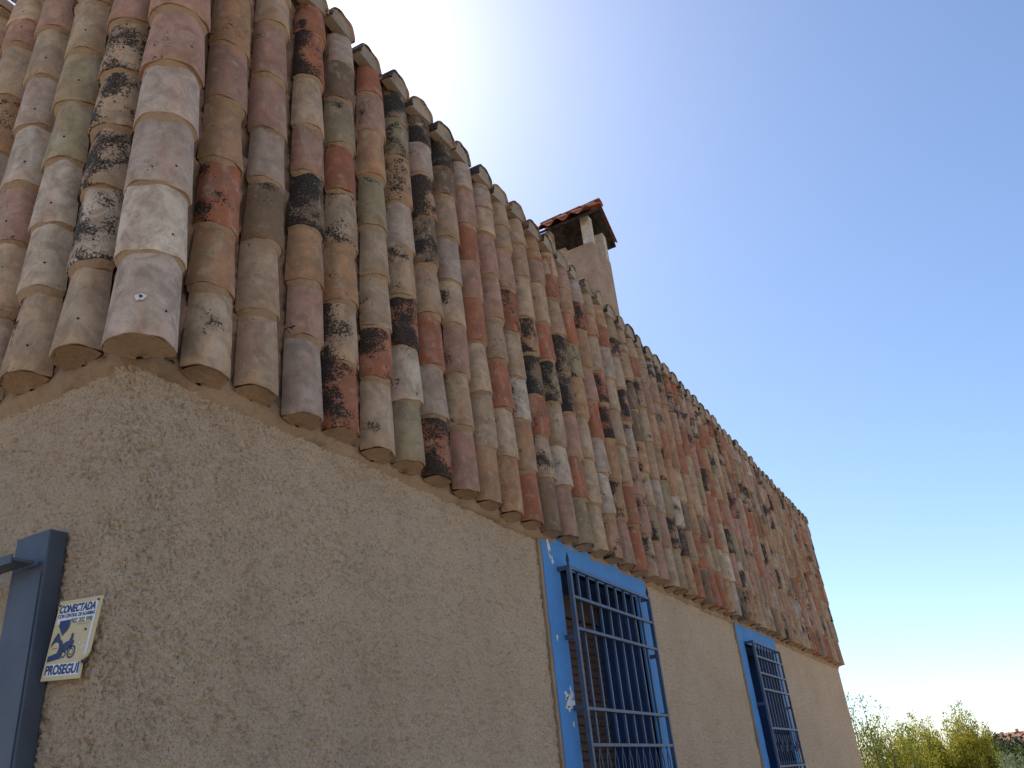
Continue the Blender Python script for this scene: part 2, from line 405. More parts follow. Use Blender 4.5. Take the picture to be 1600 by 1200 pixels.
# coping tiles laid across the top of the parapet, wide end to the front
cop = []
nx = 54
for x in colx:
    cop.append((x-.045, random.choice([('C', .6), ('G', .7), ('T', .8), ('O', .65), ('P', .6), ('B', .8)])))
def coping_matrix(p, yawz, tilt):
    # local z (tile axis, wide end at 0) points back over the parapet, local -y points up
    Mx = Matrix(((1, 0, 0), (0, 0, 1), (0, -1, 0))).to_4x4()
    return Matrix.Translation(Vector(p)) @ Matrix.Rotation(yawz, 4, 'Z') @ Mx @ Matrix.Rotation(tilt, 4, 'X')
plugs = MB()
def plug(mw, rx, ry):
    n = 14; pts = [(-rx*1.0, .004)]+[(-rx*math.cos(math.pi*i/n), -ry*math.sin(math.pi*i/n)) for i in range(n+1)]+[(rx*1.0, .004)]
    fr = [mw @ Vector((x, y, .008+random.uniform(-.002, .003))) for x, y in pts]; bk = [mw @ Vector((x, y, .06)) for x, y in pts]; m = len(pts)
    c = mw @ Vector((0, -.03, .016+random.uniform(-.006, .006)))
    plugs.add(fr+bk+[c], [(i, (i+1) % m, 2*m) for i in range(m)]+[(i, m+i, m+(i+1) % m, (i+1) % m) for i in range(m)])
for k, (x, (ch, li)) in enumerate(cop):
    mw = coping_matrix((x+random.uniform(-.010, .010), -.102+random.uniform(-.010, .006), EZ+2.122+random.uniform(-.014, .012)), math.radians(random.uniform(-5, 5)), math.radians(random.uniform(0, 5))) @ Matrix.Rotation(math.radians(random.uniform(-5, 5)), 4, 'Z')
    tiles.append((mw, (*tcol(ch), li+random.uniform(-.1, .1)), 'c', False, random.randrange(len(CV)))); plug(mw, .088, .099)
for k, y in enumerate(coly):
    mw = coping_matrix((-.102, y-.02, EZ+2.122), math.radians(-90+random.uniform(-4, 4)), math.radians(2))
    tiles.append((mw, (*tcol('C'), .4), 'c', True, random.randrange(len(CV)))); plug(mw, .088, .099)

fv, ff, fc, fm = [], [], [], []
SETS = dict(l=LV, n=TV, h=HV, c=CV); NAMES = dict(l='wall_tile', n='wall_tile', h='corner_tile', c='coping_tile'); off = 0
for mw, c, kind, far, vi in tiles:
    me = SETS[kind][vi]
    if not far:
        o = link(NAMES[kind], me, house); o.matrix_local = mw; o.color = c
    else:
        n = len(me.vertices); co = np.empty(n*3, np.float32); me.vertices.foreach_get('co', co)
        co = co.reshape(-1, 3) @ np.array(mw.to_3x3()).T + np.array(mw.translation)
        fv.append(co)
        for p in me.polygons: ff.append(tuple(i+off for i in p.vertices)); fm.append(p.material_index)
        fc.append(np.tile(np.array(c, np.float32), (n, 1))); off += n
me = mesh('far_tiles', np.concatenate(fv), ff, [M_TILEF, M_HOLE], False, fm)
me.polygons.foreach_set('use_smooth', np.array([len(q) == 4 for q in ff]))
at = me.attributes.new('tile_colour', 'FLOAT_COLOR', 'POINT'); at.data.foreach_set('color', np.concatenate(fc).ravel())
tag(link('far_tiles', me, house), kind='stuff')

# --- mortar: fillets and plugs, the ledge under the tiles, and the rough bed in the channels
tag(mort.build('mortar_joints', M_MORTAR, house, True), kind='stuff')
def ledge():
    s = np.concatenate([-growing(0, W-.1, .014, 1.)[:0:-1], growing(0, L, .012, 2.0)])
    prof = [(-.006, -.026), (.003, -.019), (.010, -.009), (.016, .002), (.018, .014), (.016, .040), (.002, .080)]   # (outwards, z)
    vs = []
    for q, (d, z) in enumerate(prof):
        x, y, nx_, ny_ = corner(s)
        n1 = vnoise(s*11, np.full_like(s, q*3.7), 21)-.5; n2 = vnoise(s*42, np.full_like(s, q*5.1), 22)-.5; n3 = vnoise(s*4.55+.2, np.zeros_like(s), 24)-.5
        k = 0 if q == 0 else 1
        dd = d + k*(.014*n1+.009*n2+.012*n3); zz = z + (.012*n1+.006*n2)*(q < 5)
        vs.append(np.stack([x+nx_*dd, y+ny_*dd, EZ+zz], -1))
    n = len(s); V = np.concatenate(vs); I = np.arange(len(prof)*n).reshape(len(prof), n)
    F = np.stack([I[:-1, :-1], I[:-1, 1:], I[1:, 1:], I[1:, :-1]], -1).reshape(-1, 4)
    return mesh('mortar_ledge', V, F, M_MORTAR, True)
link('mortar_ledge', ledge(), house)
def bed():
    s = np.concatenate([-growing(0, W-.1, .016, .8)[:0:-1], growing(0, L, .014, 2.0)]); z = np.arange(.03, 2.10, .016)
    S, Z = np.meshgrid(s, z); x, y, nx_, ny_ = corner(S)
    d = .004 + .034*(vnoise(S*26, Z*17, 31)-.35) + .024*(vnoise(S*60, Z*60, 32)-.5)
    # pan tiles in the channels: stepped every row
    V = np.stack([x+nx_*d, y+ny_*d, Z+EZ], -1).reshape(-1, 3); I = np.arange(S.size).reshape(S.shape)
    F = np.stack([I[:-1, :-1], I[:-1, 1:], I[1:, 1:], I[1:, :-1]], -1).reshape(-1, 4)
    return mesh('mortar_bed', V, F, M_BED, True)
link('mortar_bed', bed(), house)
tag(plugs.build('coping_mortar', M_PALE, house), kind='stuff')
# white sealant splash and screw on the lowest corner tile
c = Vector((-.012, -.050, 0)) + Vector((-1, -1, 0)).normalized()*.1075
tx = Vector((1, -1, 0)).normalized(); tz = Vector((0, 0, 1)); nn = Vector((-1, -1, 0)).normalized()
b = MB(); pts = []; n = 18
for k in range(n):
    a = 2*math.pi*k/n; q = .0125*(1+.25*math.sin(2*a+1)+.15*math.sin(5*a)); pts.append(c+Vector((0, 0, EZ+.115))+tx*q*math.cos(a)+tz*q*math.sin(a)*1.0)
b.add(pts+[p+nn*.003 for p in pts], [tuple(range(n, 2*n))]+[(k, (k+1) % n, n+(k+1) % n, n+k) for k in range(n)])
sp = b.build('sealant', M_WHITE, house)
b = MB(); b.tube([c+Vector((.001, -.001, EZ+.116)), c+nn*.007+Vector((.001, -.001, EZ+.116))], .0045, 8); b.build('screw', M_IRON2, sp)

# --- windows
def patch(pts, y, th, name, mat, parent):
    n = len(pts); b = MB()
    b.add([(x, y, z) for x, z in pts]+[(x, y-th, z) for x, z in pts], [tuple(range(n, 2*n))]+[(k, (k+1) % n, n+(k+1) % n, n+k) for k in range(n)])
    return b.build(name, mat, parent)
def blob(cx, cz, rx, rz, seed, rot=0):
    g = random.Random(seed); out = []
    ph = [g.uniform(0, 6.28) for _ in range(3)]
    for k in range(26):
        a = 2*math.pi*k/26; q = 1+.28*math.sin(3*a+ph[0])+.22*math.sin(5*a+ph[1])+.15*math.sin(9*a+ph[2])
        x, z = rx*q*math.cos(a), rz*q*math.sin(a); out.append((cx+x*math.cos(rot)-z*math.sin(rot), cz+x*math.sin(rot)+z*math.cos(rot)))
    return out
DEPTH = .30
for wi, w in enumerate(WIN):
    b = MB(); b.box(w['o0']-.05, w['o1']+.05, DEPTH+.06, DEPTH+.10, EZ+w['ob']-.05, EZ+w['ot']+.05)
    win = b.build('window', plain('dark_room', (.02, .02, .022), .6, .1, 5, 0), house)
    # blue reveals, with the shade of the recess darkened into their colour
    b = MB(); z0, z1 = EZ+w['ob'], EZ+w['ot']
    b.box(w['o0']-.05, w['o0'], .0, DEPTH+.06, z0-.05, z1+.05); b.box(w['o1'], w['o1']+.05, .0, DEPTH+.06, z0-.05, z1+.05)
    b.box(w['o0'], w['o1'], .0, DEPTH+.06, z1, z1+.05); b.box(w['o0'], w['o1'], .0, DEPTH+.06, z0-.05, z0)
    b.build('reveal', M_REVEAL_SHADED, win)
    # painted plaster surround, a little proud of the rough-cast
    zb, zt = EZ+w['sb'], EZ+.036
    def band(pts4):
        pass
    g = np.linspace
    def slab(x0, x1, za, zb_, seed, nm):
        nx_, nz_ = max(2, int((x1-x0)/.03)), max(2, int((zb_-za)/.03)); xs, zz = np.meshgrid(g(x0, x1, nx_), g(za, zb_, nz_))
        ed = ((xs <= x0+1e-6) | (xs >= x1-1e-6))
        y = -.0125-.003*(vnoise(xs*14, zz*14, seed)-.5); jx = np.where((abs(xs-w['s0']) < 1e-6) | (abs(xs-w['s1']) < 1e-6), .006*(vnoise(zz*25, xs*0, seed+3)-.5), 0)
        V1 = np.stack([xs+jx, y, zz], -1).reshape(-1, 3); V2 = V1.copy(); V2[:, 1] = .03
        I = np.arange(xs.size).reshape(xs.shape); n = xs.size
        F = [tuple(q) for q in np.stack([I[:-1, :-1], I[:-1, 1:], I[1:, 1:], I[1:, :-1]], -1).reshape(-1, 4)]
        loop = list(I[0, :])+list(I[1:, -1])+list(I[-1, -2::-1])+list(I[-2:0:-1, 0]); loop = [int(i) for i in loop]
        F += [(loop[k], loop[(k+1) % len(loop)], loop[(k+1) % len(loop)]+n, loop[k]+n)[::-1] for k in range(len(loop))]
        link(nm, mesh(nm, np.concatenate([V1, V2]), F, M_BLUE, False), win)
    slab(w['s0'], w['s1'], EZ+w['ot'], zt, 41+wi, 'surround'); slab(w['s0'], w['o0'], EZ+w['ob'], EZ+w['ot']-.0005, 43+wi, 'surround')
    slab(w['o1'], w['s1'], EZ+w['ob'], EZ+w['ot']-.0005, 45+wi, 'surround'); slab(w['s0'], w['s1'], zb, EZ+w['ob']-.0005, 47+wi, 'surround')
    # bare mortar line beside the paint
    for xe, sg in ((w['s0'], -1), (w['s1'], 1)):
        pts = []; zz = np.linspace(EZ-.02, zb, 60)
        for q in (0, 1):
            for z in (zz if q == 0 else zz[::-1]): pts.append((xe+sg*(.0+(.022+.012*float(vnoise(np.array(z*30.), np.array(wi*7.+sg), 51)) if q else -.004)), z))
        patch(pts, .003, .0115, 'mortar_edge', M_MORTAR, win)
    # roller shutter slats (brown) behind
    sh = MB(); sh.box(w['o0']+.0, w['o1'], DEPTH-.02, DEPTH+.04, z1-.14, z1); sh = sh.build('shutter_box', M_SHUT, win)
    zt_ = z1-.142; ht = .048; k = 0
    prof = [(0, 0), (-.006, .006), (-.009, .024), (-.006, .040), (0, .046), (.006, .046), (.006, 0)]
    n = len(prof); vs = [(x, y, z) for x in (0, w['o1']-w['o0']-.004) for y, z in prof]
    fs = [(i, (i+1) % n, n+(i+1) % n, n+i) for i in range(n)]+[tuple(range(n))[::-1], tuple(range(n, 2*n))]
    sm = mesh('slat', vs, fs, M_SHUT)
    while zt_-ht > z0:
        link('slat', sm, win, (w['o0']+.002, DEPTH, zt_-ht)); zt_ -= ht
    # paint flakes
    if wi == 0:
        for q, (cx, cz, rx, rz, rt_) in enumerate([(2.668, -.035, .013, .052, .25), (2.700, -.115, .009, .022, .2), (2.672, -.085, .007, .02, 0), (2.715, -.845, .045, .030, .1), (2.685, -.815, .016, .022, .6), (2.745, -.800, .012, .030, .2), (2.70, -.875, .02, .012, .1), (2.652, -.53, .007, .014, 0), (2.73, -.95, .006, .012, 0)]):
            patch(blob(cx, EZ+cz, rx, rz, 60+q, rt_), -.010, .0062, 'bare_patch', M_WHITE, win)

# --- grilles
def flat_bar(b, x0, x1, z0, z1, y0, y1): b.box(x0, x1, y0, y1, z0, z1, .0015)
def scroll(b, pts, r=.0038): b.tube(pts, r, 6)
def spiral(cx, cz, y, r0, turns, a0, sgn=1, n=26):
    return [(cx+r0*(1-.72*k/n)*math.cos(a0+sgn*turns*2*math.pi*k/n), y, cz+r0*(1-.72*k/n)*math.sin(a0+sgn*turns*2*math.pi*k/n)) for k in range(n+1)]
GR = [dict(x0=2.762, x1=3.985, yg=-.078, rails=[-.155, -.313, -.480, -.880, -1.052, -1.45, -1.62], tips=True, nb=9, deco=(-1.052, -1.45), st=.017, br=[-.155, -.520, -.872]),
      dict(x0=6.645, x1=7.690, yg=-.088, rails=[-.166, -.293, -.438, -.578, -.906, -1.215, -1.5], tips=False, nb=9, deco=(-.906, -1.215), st=.014, br=[-.166, -.70, -1.3])]
for gi, g_ in enumerate(GR):
    yg = g_['yg']; zlo = g_['rails'][-1]
    mfr = M_IRON
    st = g_['st']/2+.0035
    b = MB(); z = g_['rails'][0]; b.box(g_['x0']+st, g_['x1']-st, yg-.010, yg+.008, EZ+z-.008, EZ+z+.008, .0015); frame = b.build('window_grille', mfr, house)
    for x in (g_['x0'], g_['x1']):
        b = MB(); b.box(x-st, x+st, yg-st, yg+st, EZ+zlo-.04, EZ+g_['rails'][0]+.012, .002); b.build('upright', mfr, frame)
    if g_['tips']:
        for x in (g_['x0'], g_['x1']):
            b = MB(); z = EZ+g_['rails'][0]+.012
            b.tube([(x, yg, z-.002), (x, yg, z+.006), (x, yg, z+.014), (x, yg, z+.026), (x, yg, z+.040), (x, yg, z+.072)], [.007, .0065, .0065, .0105, .0085, .0008], 8)
            b.build('spear_tip', M_IRON2, frame, True)
    for z in g_['rails'][1:]:
        n = 24; xs = np.linspace(g_['x0']+st, g_['x1']-st, n); b = MB()
        b.box(g_['x0']+st, g_['x1']-st, yg-.010, yg+.008, EZ+z-.008, EZ+z+.008, .0015)
        b.build('rail', mfr, frame)
    xs = np.linspace(g_['x0'], g_['x1'], g_['nb']+1)[1:-1]
    for x in xs:
        b = MB()
        if gi == 1 or True:
            zd0, zd1 = g_['deco']
            b.box(x-.008, x+.008, yg-.017 if False else yg+.0085, yg+.0215, EZ+zd0, EZ+g_['rails'][0], .0012)
            b.box(x-.008, x+.008, yg+.0085, yg+.0215, EZ+zlo-.02, EZ+zd1, .0012)
        b.build('bar', mfr, frame)
    # scroll work between two rails: wavy uprights and a row of curls
    zd0, zd1 = g_['deco']; zc_ = EZ+(zd0+zd1)/2; hh = (zd0-zd1)/2; wdt = g_['x1']-g_['x0']
    for x in np.linspace(g_['x0'], g_['x1'], 13)[1:-1]:
        for sg in (-1, 1):
            b = MB(); scroll(b, [(x+sg*.030*math.sin(math.pi*2*t), yg+sg*.004, zc_+hh*(1-2*t)) for t in np.linspace(0, 1, 21)]); b.build('wavy_bar', mfr, frame, True)
    for x in np.linspace(g_['x0'], g_['x1'], 6)[1:-1]:
        for sg in (-1, 1):
            b = MB(); scroll(b, spiral(x+sg*.034, zc_+sg*.020, yg-.010, .034, 1.3, math.pi/2*(1-sg), sg), .0042); b.build('curl', mfr, frame, True)
    for x, sg in ((g_['x0'], -1), (g_['x1'], 1)):
        for z in g_['br']:
            b = MB(); b.box(x-.007, x+.007, yg+.009, .012, EZ+z-.012, EZ+z+.012, .0015); b.build('bracket', M_IRON, frame)
    if gi == 1:      # flat side plate of the second grille
        pass

# --- chimney
ch = empty('tmp')
bpy.data.objects.remove(ch)
cx0, cx1, cy0, cy1, ctop = 5.76, 6.27, .50, 1.08, EZ+4.07
def rough_box(x0, x1, y0, y1, z0, z1, amp, step, seed, mat, name, parent):
    vs = []; fs = []
    def face(P, nu, nv, nrm):
        u, v = np.meshgrid(np.linspace(0, 1, nu+1), np.linspace(0, 1, nv+1)); b0 = len(vs)
        for a, c_ in zip(u.ravel(), v.ravel()):
            p = P(a, c_); dd = amp*(vnoise(np.array(p[0]*37+p[1]*53.), np.array(p[2]*45.+p[1]*9), seed)-.5) if 0 < a < 1 and 0 < c_ < 1 else 0
            vs.append(tuple(p[i]+nrm[i]*float(dd) for i in range(3)))
        for j in range(nv):
            for i in range(nu): q = b0+j*(nu+1)+i; fs.append((q, q+1, q+nu+2, q+nu+1))
    nx_, ny_, nz_ = [max(1, int(round(d/step))) for d in (x1-x0, y1-y0, z1-z0)]
    face(lambda a, c_: (x0+a*(x1-x0), y0, z0+c_*(z1-z0)), nx_, nz_, (0, -1, 0)); face(lambda a, c_: (x1-a*(x1-x0), y1, z0+c_*(z1-z0)), nx_, nz_, (0, 1, 0))
    face(lambda a, c_: (x0, y1-a*(y1-y0), z0+c_*(z1-z0)), ny_, nz_, (-1, 0, 0)); face(lambda a, c_: (x1, y0+a*(y1-y0), z0+c_*(z1-z0)), ny_, nz_, (1, 0, 0))
    face(lambda a, c_: (x0+a*(x1-x0), y0+c_*(y1-y0), z1), nx_, ny_, (0, 0, 1)); face(lambda a, c_: (x0+a*(x1-x0), y1-c_*(y1-y0), z0), nx_, ny_, (0, 0, -1))
    return link(name, mesh(name, vs, fs, mat), parent)
chim = rough_box(cx0, cx1, cy0, cy1, PTOP-.4, ctop, .012, .02, 71, M_CHIM, 'chimney', house)
for (x, y) in ((cx0+.005, cy0+.005), (cx0+.005, cy1-.105), (cx1-.105, cy0+.005), (cx1-.105, cy1-.105)):
    rough_box(x, x+.10, y, y+.10, ctop-.02, ctop+.36, .008, .025, 73, M_POSTC, 'pillar', chim)
ey0, ey1, ex0, ex1, rx_, ez_, rz_ = cy0-.08, cy1+.06, cx0-.15, cx1+.15, (cx0+cx1)/2, ctop+.30, ctop+.62
b = MB()           # sooty slab under the cap
t = .035
b.add([(ex0+.03, ey0+.02, ez_), (rx_, ey0+.02, rz_-.02), (ex1-.03, ey0+.02, ez_), (ex0+.03, ey0+.02, ez_-t), (rx_, ey0+.02, rz_-.02-t), (ex1-.03, ey0+.02, ez_-t),
       (ex0+.03, ey1-.02, ez_), (rx_, ey1-.02, rz_-.02), (ex1-.03, ey1-.02, ez_), (ex0+.03, ey1-.02, ez_-t), (rx_, ey1-.02, rz_-.02-t), (ex1-.03, ey1-.02, ez_-t)],
      [(0, 1, 4, 3), (1, 2, 5, 4), (6, 9, 10, 7), (7, 10, 11, 8), (0, 6, 7, 1), (1, 7, 8, 2), (3, 4, 10, 9), (4, 5, 11, 10), (0, 3, 9, 6), (2, 8, 11, 5)])
b.build('cap_slab', M_SOOT, chim)
nt = 4; pw = (ey1-ey0)/nt                           # S-shaped cap tiles, four a side
def s_tile(x0, z0, x1, z1, ya, wd):
    n = 14; vs = []
    for (x, z) in ((x0, z0), ((x0+x1)/2, (z0+z1)/2), (x1, z1)):
        for lay in (0, .016):
            for i in range(n+1):
                u = i/n; hgt = .030*math.sin(2*math.pi*u)+.03
                vs.append((x, ya+wd*u*1.02, z+hgt+lay))
    m = n+1; fs = []
    for j in (0, 1):
        for i in range(n):
            a = j*2*m
            fs.append((a+m+i, a+m+i+1, a+3*m+i+1, a+3*m+i)); fs.append((a+i, a+2*m+i, a+2*m+i+1, a+i+1))
    for a in (0, 4*m):
        for i in range(n): fs.append((a+i, a+i+1, a+m+i+1, a+m+i))
    for j in (0, 1):
        a = j*2*m; fs.append((a, a+m, a+3*m, a+2*m)); fs.append((a+n, a+2*m+n, a+3*m+n, a+m+n))
    return vs, fs
for k in range(nt):
    for sx in (0, 1):
        b = MB(); b.add(*s_tile((ex0, ex1)[sx]+random.uniform(-.01, .01), ez_, rx_, rz_, ey0+pw*k, pw)); b.build('cap_tile', M_RED, chim, False)
b = MB()
for k in range(3):
    y0 = ey0+k*(ey1-ey0)/3; vs = []; n = 10
    for y, q in ((y0-.01, .075), (y0+(ey1-ey0)/3+.02, .065)):
        for lay in (0, .012):
            vs += [(rx_-(q-lay)*math.cos(math.pi*i/n), y, rz_+.03+(q-lay)*.7*math.sin(math.pi*i/n)) for i in range(n+1)]
    m = n+1; fs = []
    for i in range(n): fs += [(i, i+1, 2*m+i+1, 2*m+i), (m+i, 3*m+i, 3*m+i+1, m+i+1), (i, m+i, m+i+1, i+1), (2*m+i, 2*m+i+1, 3*m+i+1, 3*m+i)]
    q = MB(); q.add(vs, fs); q.build('ridge_tile', M_RED, chim)

# ------------------------------------------------------------------ gate post on the left wall
post = empty('gate_post', (-.03, .22, 0)); tag(post, 'blue-grey steel gate post with a top rail, fixed to the stucco beside the alarm sign', 'gate post')
def pbox(name, x0, x1, y0, y1, z0, z1, c=.003, mat=None):
    b = MB(); b.box(x0+.03, x1+.03, y0-.22, y1-.22, z0, z1, c); return b.build(name, mat or M_POST, post)
pt = EZ-.492
pbox('column', -.056, -.004, .172, .315, 0, pt, .004)
pbox('cover_strip', -.060, -.0565, .18, .29, 0, pt-.115, .001)
pbox('top_rail', -.125, -.0665, .205, 1.9, pt-.092, pt-.084, .001)
pbox('rail_flange', -.130, -.1255, .205, 1.9, pt-.100, pt-.076, .001)
pbox('weld_plate', -.070, -.0665, .185, .25, pt-.100, pt-.083, .001)

# ------------------------------------------------------------------ alarm sign
sign = empty('alarm_sign', (-.030, .10, EZ-.78)); tag(sign, 'small cream and white alarm plate with navy lettering and a broken corner', 'sign')
SK = .97854
TL = (np.array([.167, -.682])-np.array([-1.9317, -1.2646]))*SK+np.array([-1.9317, -1.2646]); EU = np.array([-.167, -.014])*SK; EV = np.array([.036, -.197])*SK
def sp_(u, v, lift=0.):
    p = TL+EU*u+EV*v
    return (-lift, p[0]-.10, p[1]+.78)
def flat(name, pts, lift, mat, th=.0, parent=sign):
    n = len(pts); b = MB()
    if th: b.add([sp_(u, v, lift) for u, v in pts]+[sp_(u, v, lift-th) for u, v in pts], [tuple(range(n)), tuple(range(n, 2*n))[::-1]]+[(k, n+k, n+(k+1) % n, (k+1) % n) for k in range(n)])
    else: b.add([sp_(u, v, lift) for u, v in pts], [tuple(range(n))])
    return b.build(name, mat, parent)
MS_Y = plain('sign_cream', (.62, .50, .27), .45, .06, 30, 0, 1, .4); MS_W = plain('sign_white', (.74, .76, .80), .45, .04, 40, 0, 1, .4)
MS_N = plain('sign_navy', (.018, .035, .13), .45, .08, 40, 0, 1, .4); MS_K = plain('sign_ochre_print', (.16, .13, .06), .5, .1, 40, 0, 1, .3)
MS_G = plain('sign_grey', (.30, .30, .32), .5, .1, 40, 0, 1, .3)
plate = flat('plate', [(0, .0), (1, 0), (1, .69), (.965, .74), (.90, .77), (.875, .80), (.895, .88), (.90, 1), (0, 1)], .0, MS_Y, .005)
flat('white_band', [(.05, .055), (.95, .055), (.95, .69), (.93, .72), (.90, .72), (.90, .30), (.32, .30), (.05, .30)], .0006, MS_W)
flat('white_band', [(.05, .80), (.868, .80), (.885, .95), (.05, .95)], .0006, MS_W)
def text(name, st, u, v, w, hgt, mat, lift=.0014, shear=0.0, bold=.0):
    cu = bpy.data.curves.new(name, 'FONT'); cu.body = st; cu.size = 1; cu.offset = bold; cu.shear = shear
    tmp = bpy.data.objects.new(name, cu); col.objects.link(tmp); dg = bpy.context.evaluated_depsgraph_get(); dg.update()
    me0 = tmp.evaluated_get(dg).to_mesh(); co = [vv.co.copy() for vv in me0.vertices]; fs = [tuple(p.vertices) for p in me0.polygons]
    tmp.to_mesh_clear(); bpy.data.objects.remove(tmp)
    x0 = min(c.x for c in co); x1 = max(c.x for c in co); y0 = min(c.y for c in co); y1 = max(c.y for c in co)
    pts = [sp_(u+w*(c.x-x0)/(x1-x0), v-hgt*(c.y-y0)/(y1-y0), lift) for c in co]
    return link(name, mesh(name, pts, fs, mat), sign)
text('lettering', 'CONECTADA', .055, .165, .86, .105, MS_N, bold=.040, shear=.12)
text('lettering', 'CON CENTRAL DE ALARMAS', .055, .225, .87, .048, MS_N, bold=.026)
text('lettering', '902 202 998', .40, .305, .50, .062, MS_K, lift=.0016, bold=.012)
flat('underline', [(.55, .325), (.86, .325), (.86, .332), (.55, .332)], .0016, MS_G)
text('lettering', 'PROSEGU', .065, .935, .735, .125, MS_N, bold=.036)
flat('lettering', [(.815, .80), (.85, .80), (.862, .935), (.825, .935)], .0014, MS_N)
b = MB(); q = sp_(.45, .5, .0); b.box(.0055, .034, q[1]-.045, q[1]+.045, q[2]-.06, q[2]+.06); b.build('backing_block', M_SHUT, sign)
# emblem: hourglass-like navy guard shape with an arch, and a motorbike beside it
flat('emblem', [(.13, .26), (.39, .255), (.39, .34), (.36, .39), (.31, .42), (.27, .455), (.23, .42), (.17, .36), (.13, .33)], .0014, MS_N)
arch = [(.045, .77), (.05, .70), (.24, .665), (.265, .60), (.235, .545), (.17, .525), (.10, .54), (.055, .585), (.05, .56), (.09, .48), (.16, .405), (.20, .44), (.25, .50), (.30, .52), (.335, .56), (.345, .74)]
flat('emblem', arch, .0014, MS_N)
flat('emblem', [(.09, .605), (.22, .600), (.222, .607), (.09, .612)], .0016, MS_K)
def ring(cu_, cv, r0, r1, mat, name='emblem', asp=.848):
    n = 20; b = MB(); vs = [sp_(cu_+r*math.cos(2*math.pi*k/n), cv+r*asp*math.sin(2*math.pi*k/n), .0014) for r in (r0, r1) for k in range(n)]
    b.add(vs, [(k, (k+1) % n, n+(k+1) % n, n+k) for k in range(n)]); b.build(name, mat, sign)
ring(.575, .665, .072, .096, MS_N); ring(.575, .665, .040, .050, MS_N)
ring(.40, .69, .035, .055, MS_N)
flat('emblem', [(.345, .565), (.40, .535), (.47, .525), (.50, .47), (.545, .475), (.55, .52), (.585, .53), (.585, .57), (.555, .585), (.57, .63), (.55, .64), (.52, .60), (.47, .64), (.42, .655), (.36, .66), (.345, .63)], .0014, MS_N)
ring(.515, .455, .0, .026, MS_N)
g2 = random.Random(5)
for k in range(16):
    u, v = g2.uniform(.66, .88), g2.uniform(.42, .70); q = g2.uniform(.008, .02)
    flat('worn_spot', [(u+q*math.cos(a)*g2.uniform(.7, 1.2), v+q*.9*math.sin(a)*g2.uniform(.7, 1.2)) for a in [i*math.pi/3 for i in range(6)]], .0008+k*.00001, MS_W)
for (u, v) in ((.045, .06), (.945, .045), (.80, .405)):
    q = sp_(u, v, .0); b = MB(); b.tube([(q[0]+.006, q[1], q[2]), (q[0]-.003, q[1], q[2])], .0028, 8); b.build('screw', M_IRON2, sign)
q = sp_(.915, .80); b = MB(); b.tube([(q[0]+.006, q[1], q[2]), (q[0]-.004, q[1], q[2])], .004, 8); b.build('screw', M_IRON2, sign)

# ------------------------------------------------------------------ terrain
def ground_z(x, y):
    d = np.hypot(x-6, y-3)
    dip = -3.2*np.clip((d-14)/50, 0, 1)**1.3*np.clip(1-(d-90)/80, 0, 1)
    hill = np.clip((d-110)/170, 0, 1); hill = hill*hill*(3-2*hill)*1.0
    far = np.clip((d-400)/800, 0, 1)
    return dip + hill*(1.0+.8*(vnoise(x/60+50, y/60+50, 81)-.5)) - far*6
rad = np.concatenate([np.linspace(0, 30, 24), np.geomspace(32, 6000, 60)]); an = np.linspace(0, 2*np.pi, 121)
RR, AA = np.meshgrid(rad, an); gx = 6+RR*np.cos(AA); gy = 3+RR*np.sin(AA)
V = np.stack([gx, gy, ground_z(gx, gy)], -1).reshape(-1, 3); I = np.arange(RR.size).reshape(RR.shape)
F = np.stack([I[:-1, :-1], I[:-1, 1:], I[1:, 1:], I[1:, :-1]], -1).reshape(-1, 4)
k = NT('dry_ground', .95, .1); o_ = k.obj()
c_ = k.ramp(k.noise(o_, .25, 5), [(.35, (.43, .33, .22)), (.62, (.50, .39, .27))]); k.color(k.mix(k.math('MULTIPLY', k.ramp(k.noise(o_, .05, 4), [(.5, 0.), (.7, 1.)]), .4), c_, (.20, .19, .09)))
k.bump(k.noise(o_, 9, 5), .03)
tag(link('ground', mesh('ground', V, F, k.m, True)), kind='structure')

# ------------------------------------------------------------------ vegetation
def leaf_mat(name, c0, c1, trans=.35):
    k = NT(name, .6, .3); g = k.n('ShaderNodeNewGeometry')
    k.color(k.mix(g.outputs['Random Per Island'], c0, c1))
    tr = k.n('ShaderNodeBsdfTranslucent'); k.l(k.mix(.5, c1, (c1[0]*1.4, c1[1]*1.5, c1[2]*.6)), tr.inputs[0])
    ms = k.n('ShaderNodeMixShader'); ms.inputs[0].default_value = trans; out = k.t.nodes['Material Output']
    k.l(k.b.outputs[0], ms.inputs[1]); k.l(tr.outputs[0], ms.inputs[2]); k.l(ms.outputs[0], out.inputs[0]); return k.m
ML_Y = leaf_mat('leaf_yellow_green', (.11, .125, .022), (.33, .29, .045), .5); ML_G = leaf_mat('leaf_green', (.05, .075, .02), (.12, .15, .04))
ML_D = leaf_mat('leaf_dark', (.018, .032, .014), (.045, .065, .025), .15); ML_O = leaf_mat('leaf_olive_grey', (.13, .16, .10), (.25, .28, .19), .3)
M_BARK = plain('bark', (.14, .10, .07), .95, .3, 20, .01, 30, .1)
def leaves(P, Dv, ln, wd):
    """narrow leaf diamonds at points P pointing along Dv"""
    n = len(P); Dv = Dv/np.linalg.norm(Dv, axis=1, keepdims=True); rnd = rng.normal(size=(n, 3))
    sd_ = np.cross(Dv, rnd); sd_ /= np.linalg.norm(sd_, axis=1, keepdims=True)+1e-9
    l_ = ln*rng.uniform(.6, 1.3, (n, 1)); w_ = wd*rng.uniform(.6, 1.3, (n, 1))
    V = np.stack([P, P+Dv*l_*.45+sd_*w_, P+Dv*l_, P+Dv*l_*.45-sd_*w_], 1).reshape(-1, 3)
    return V, np.arange(4*n).reshape(n, 4)
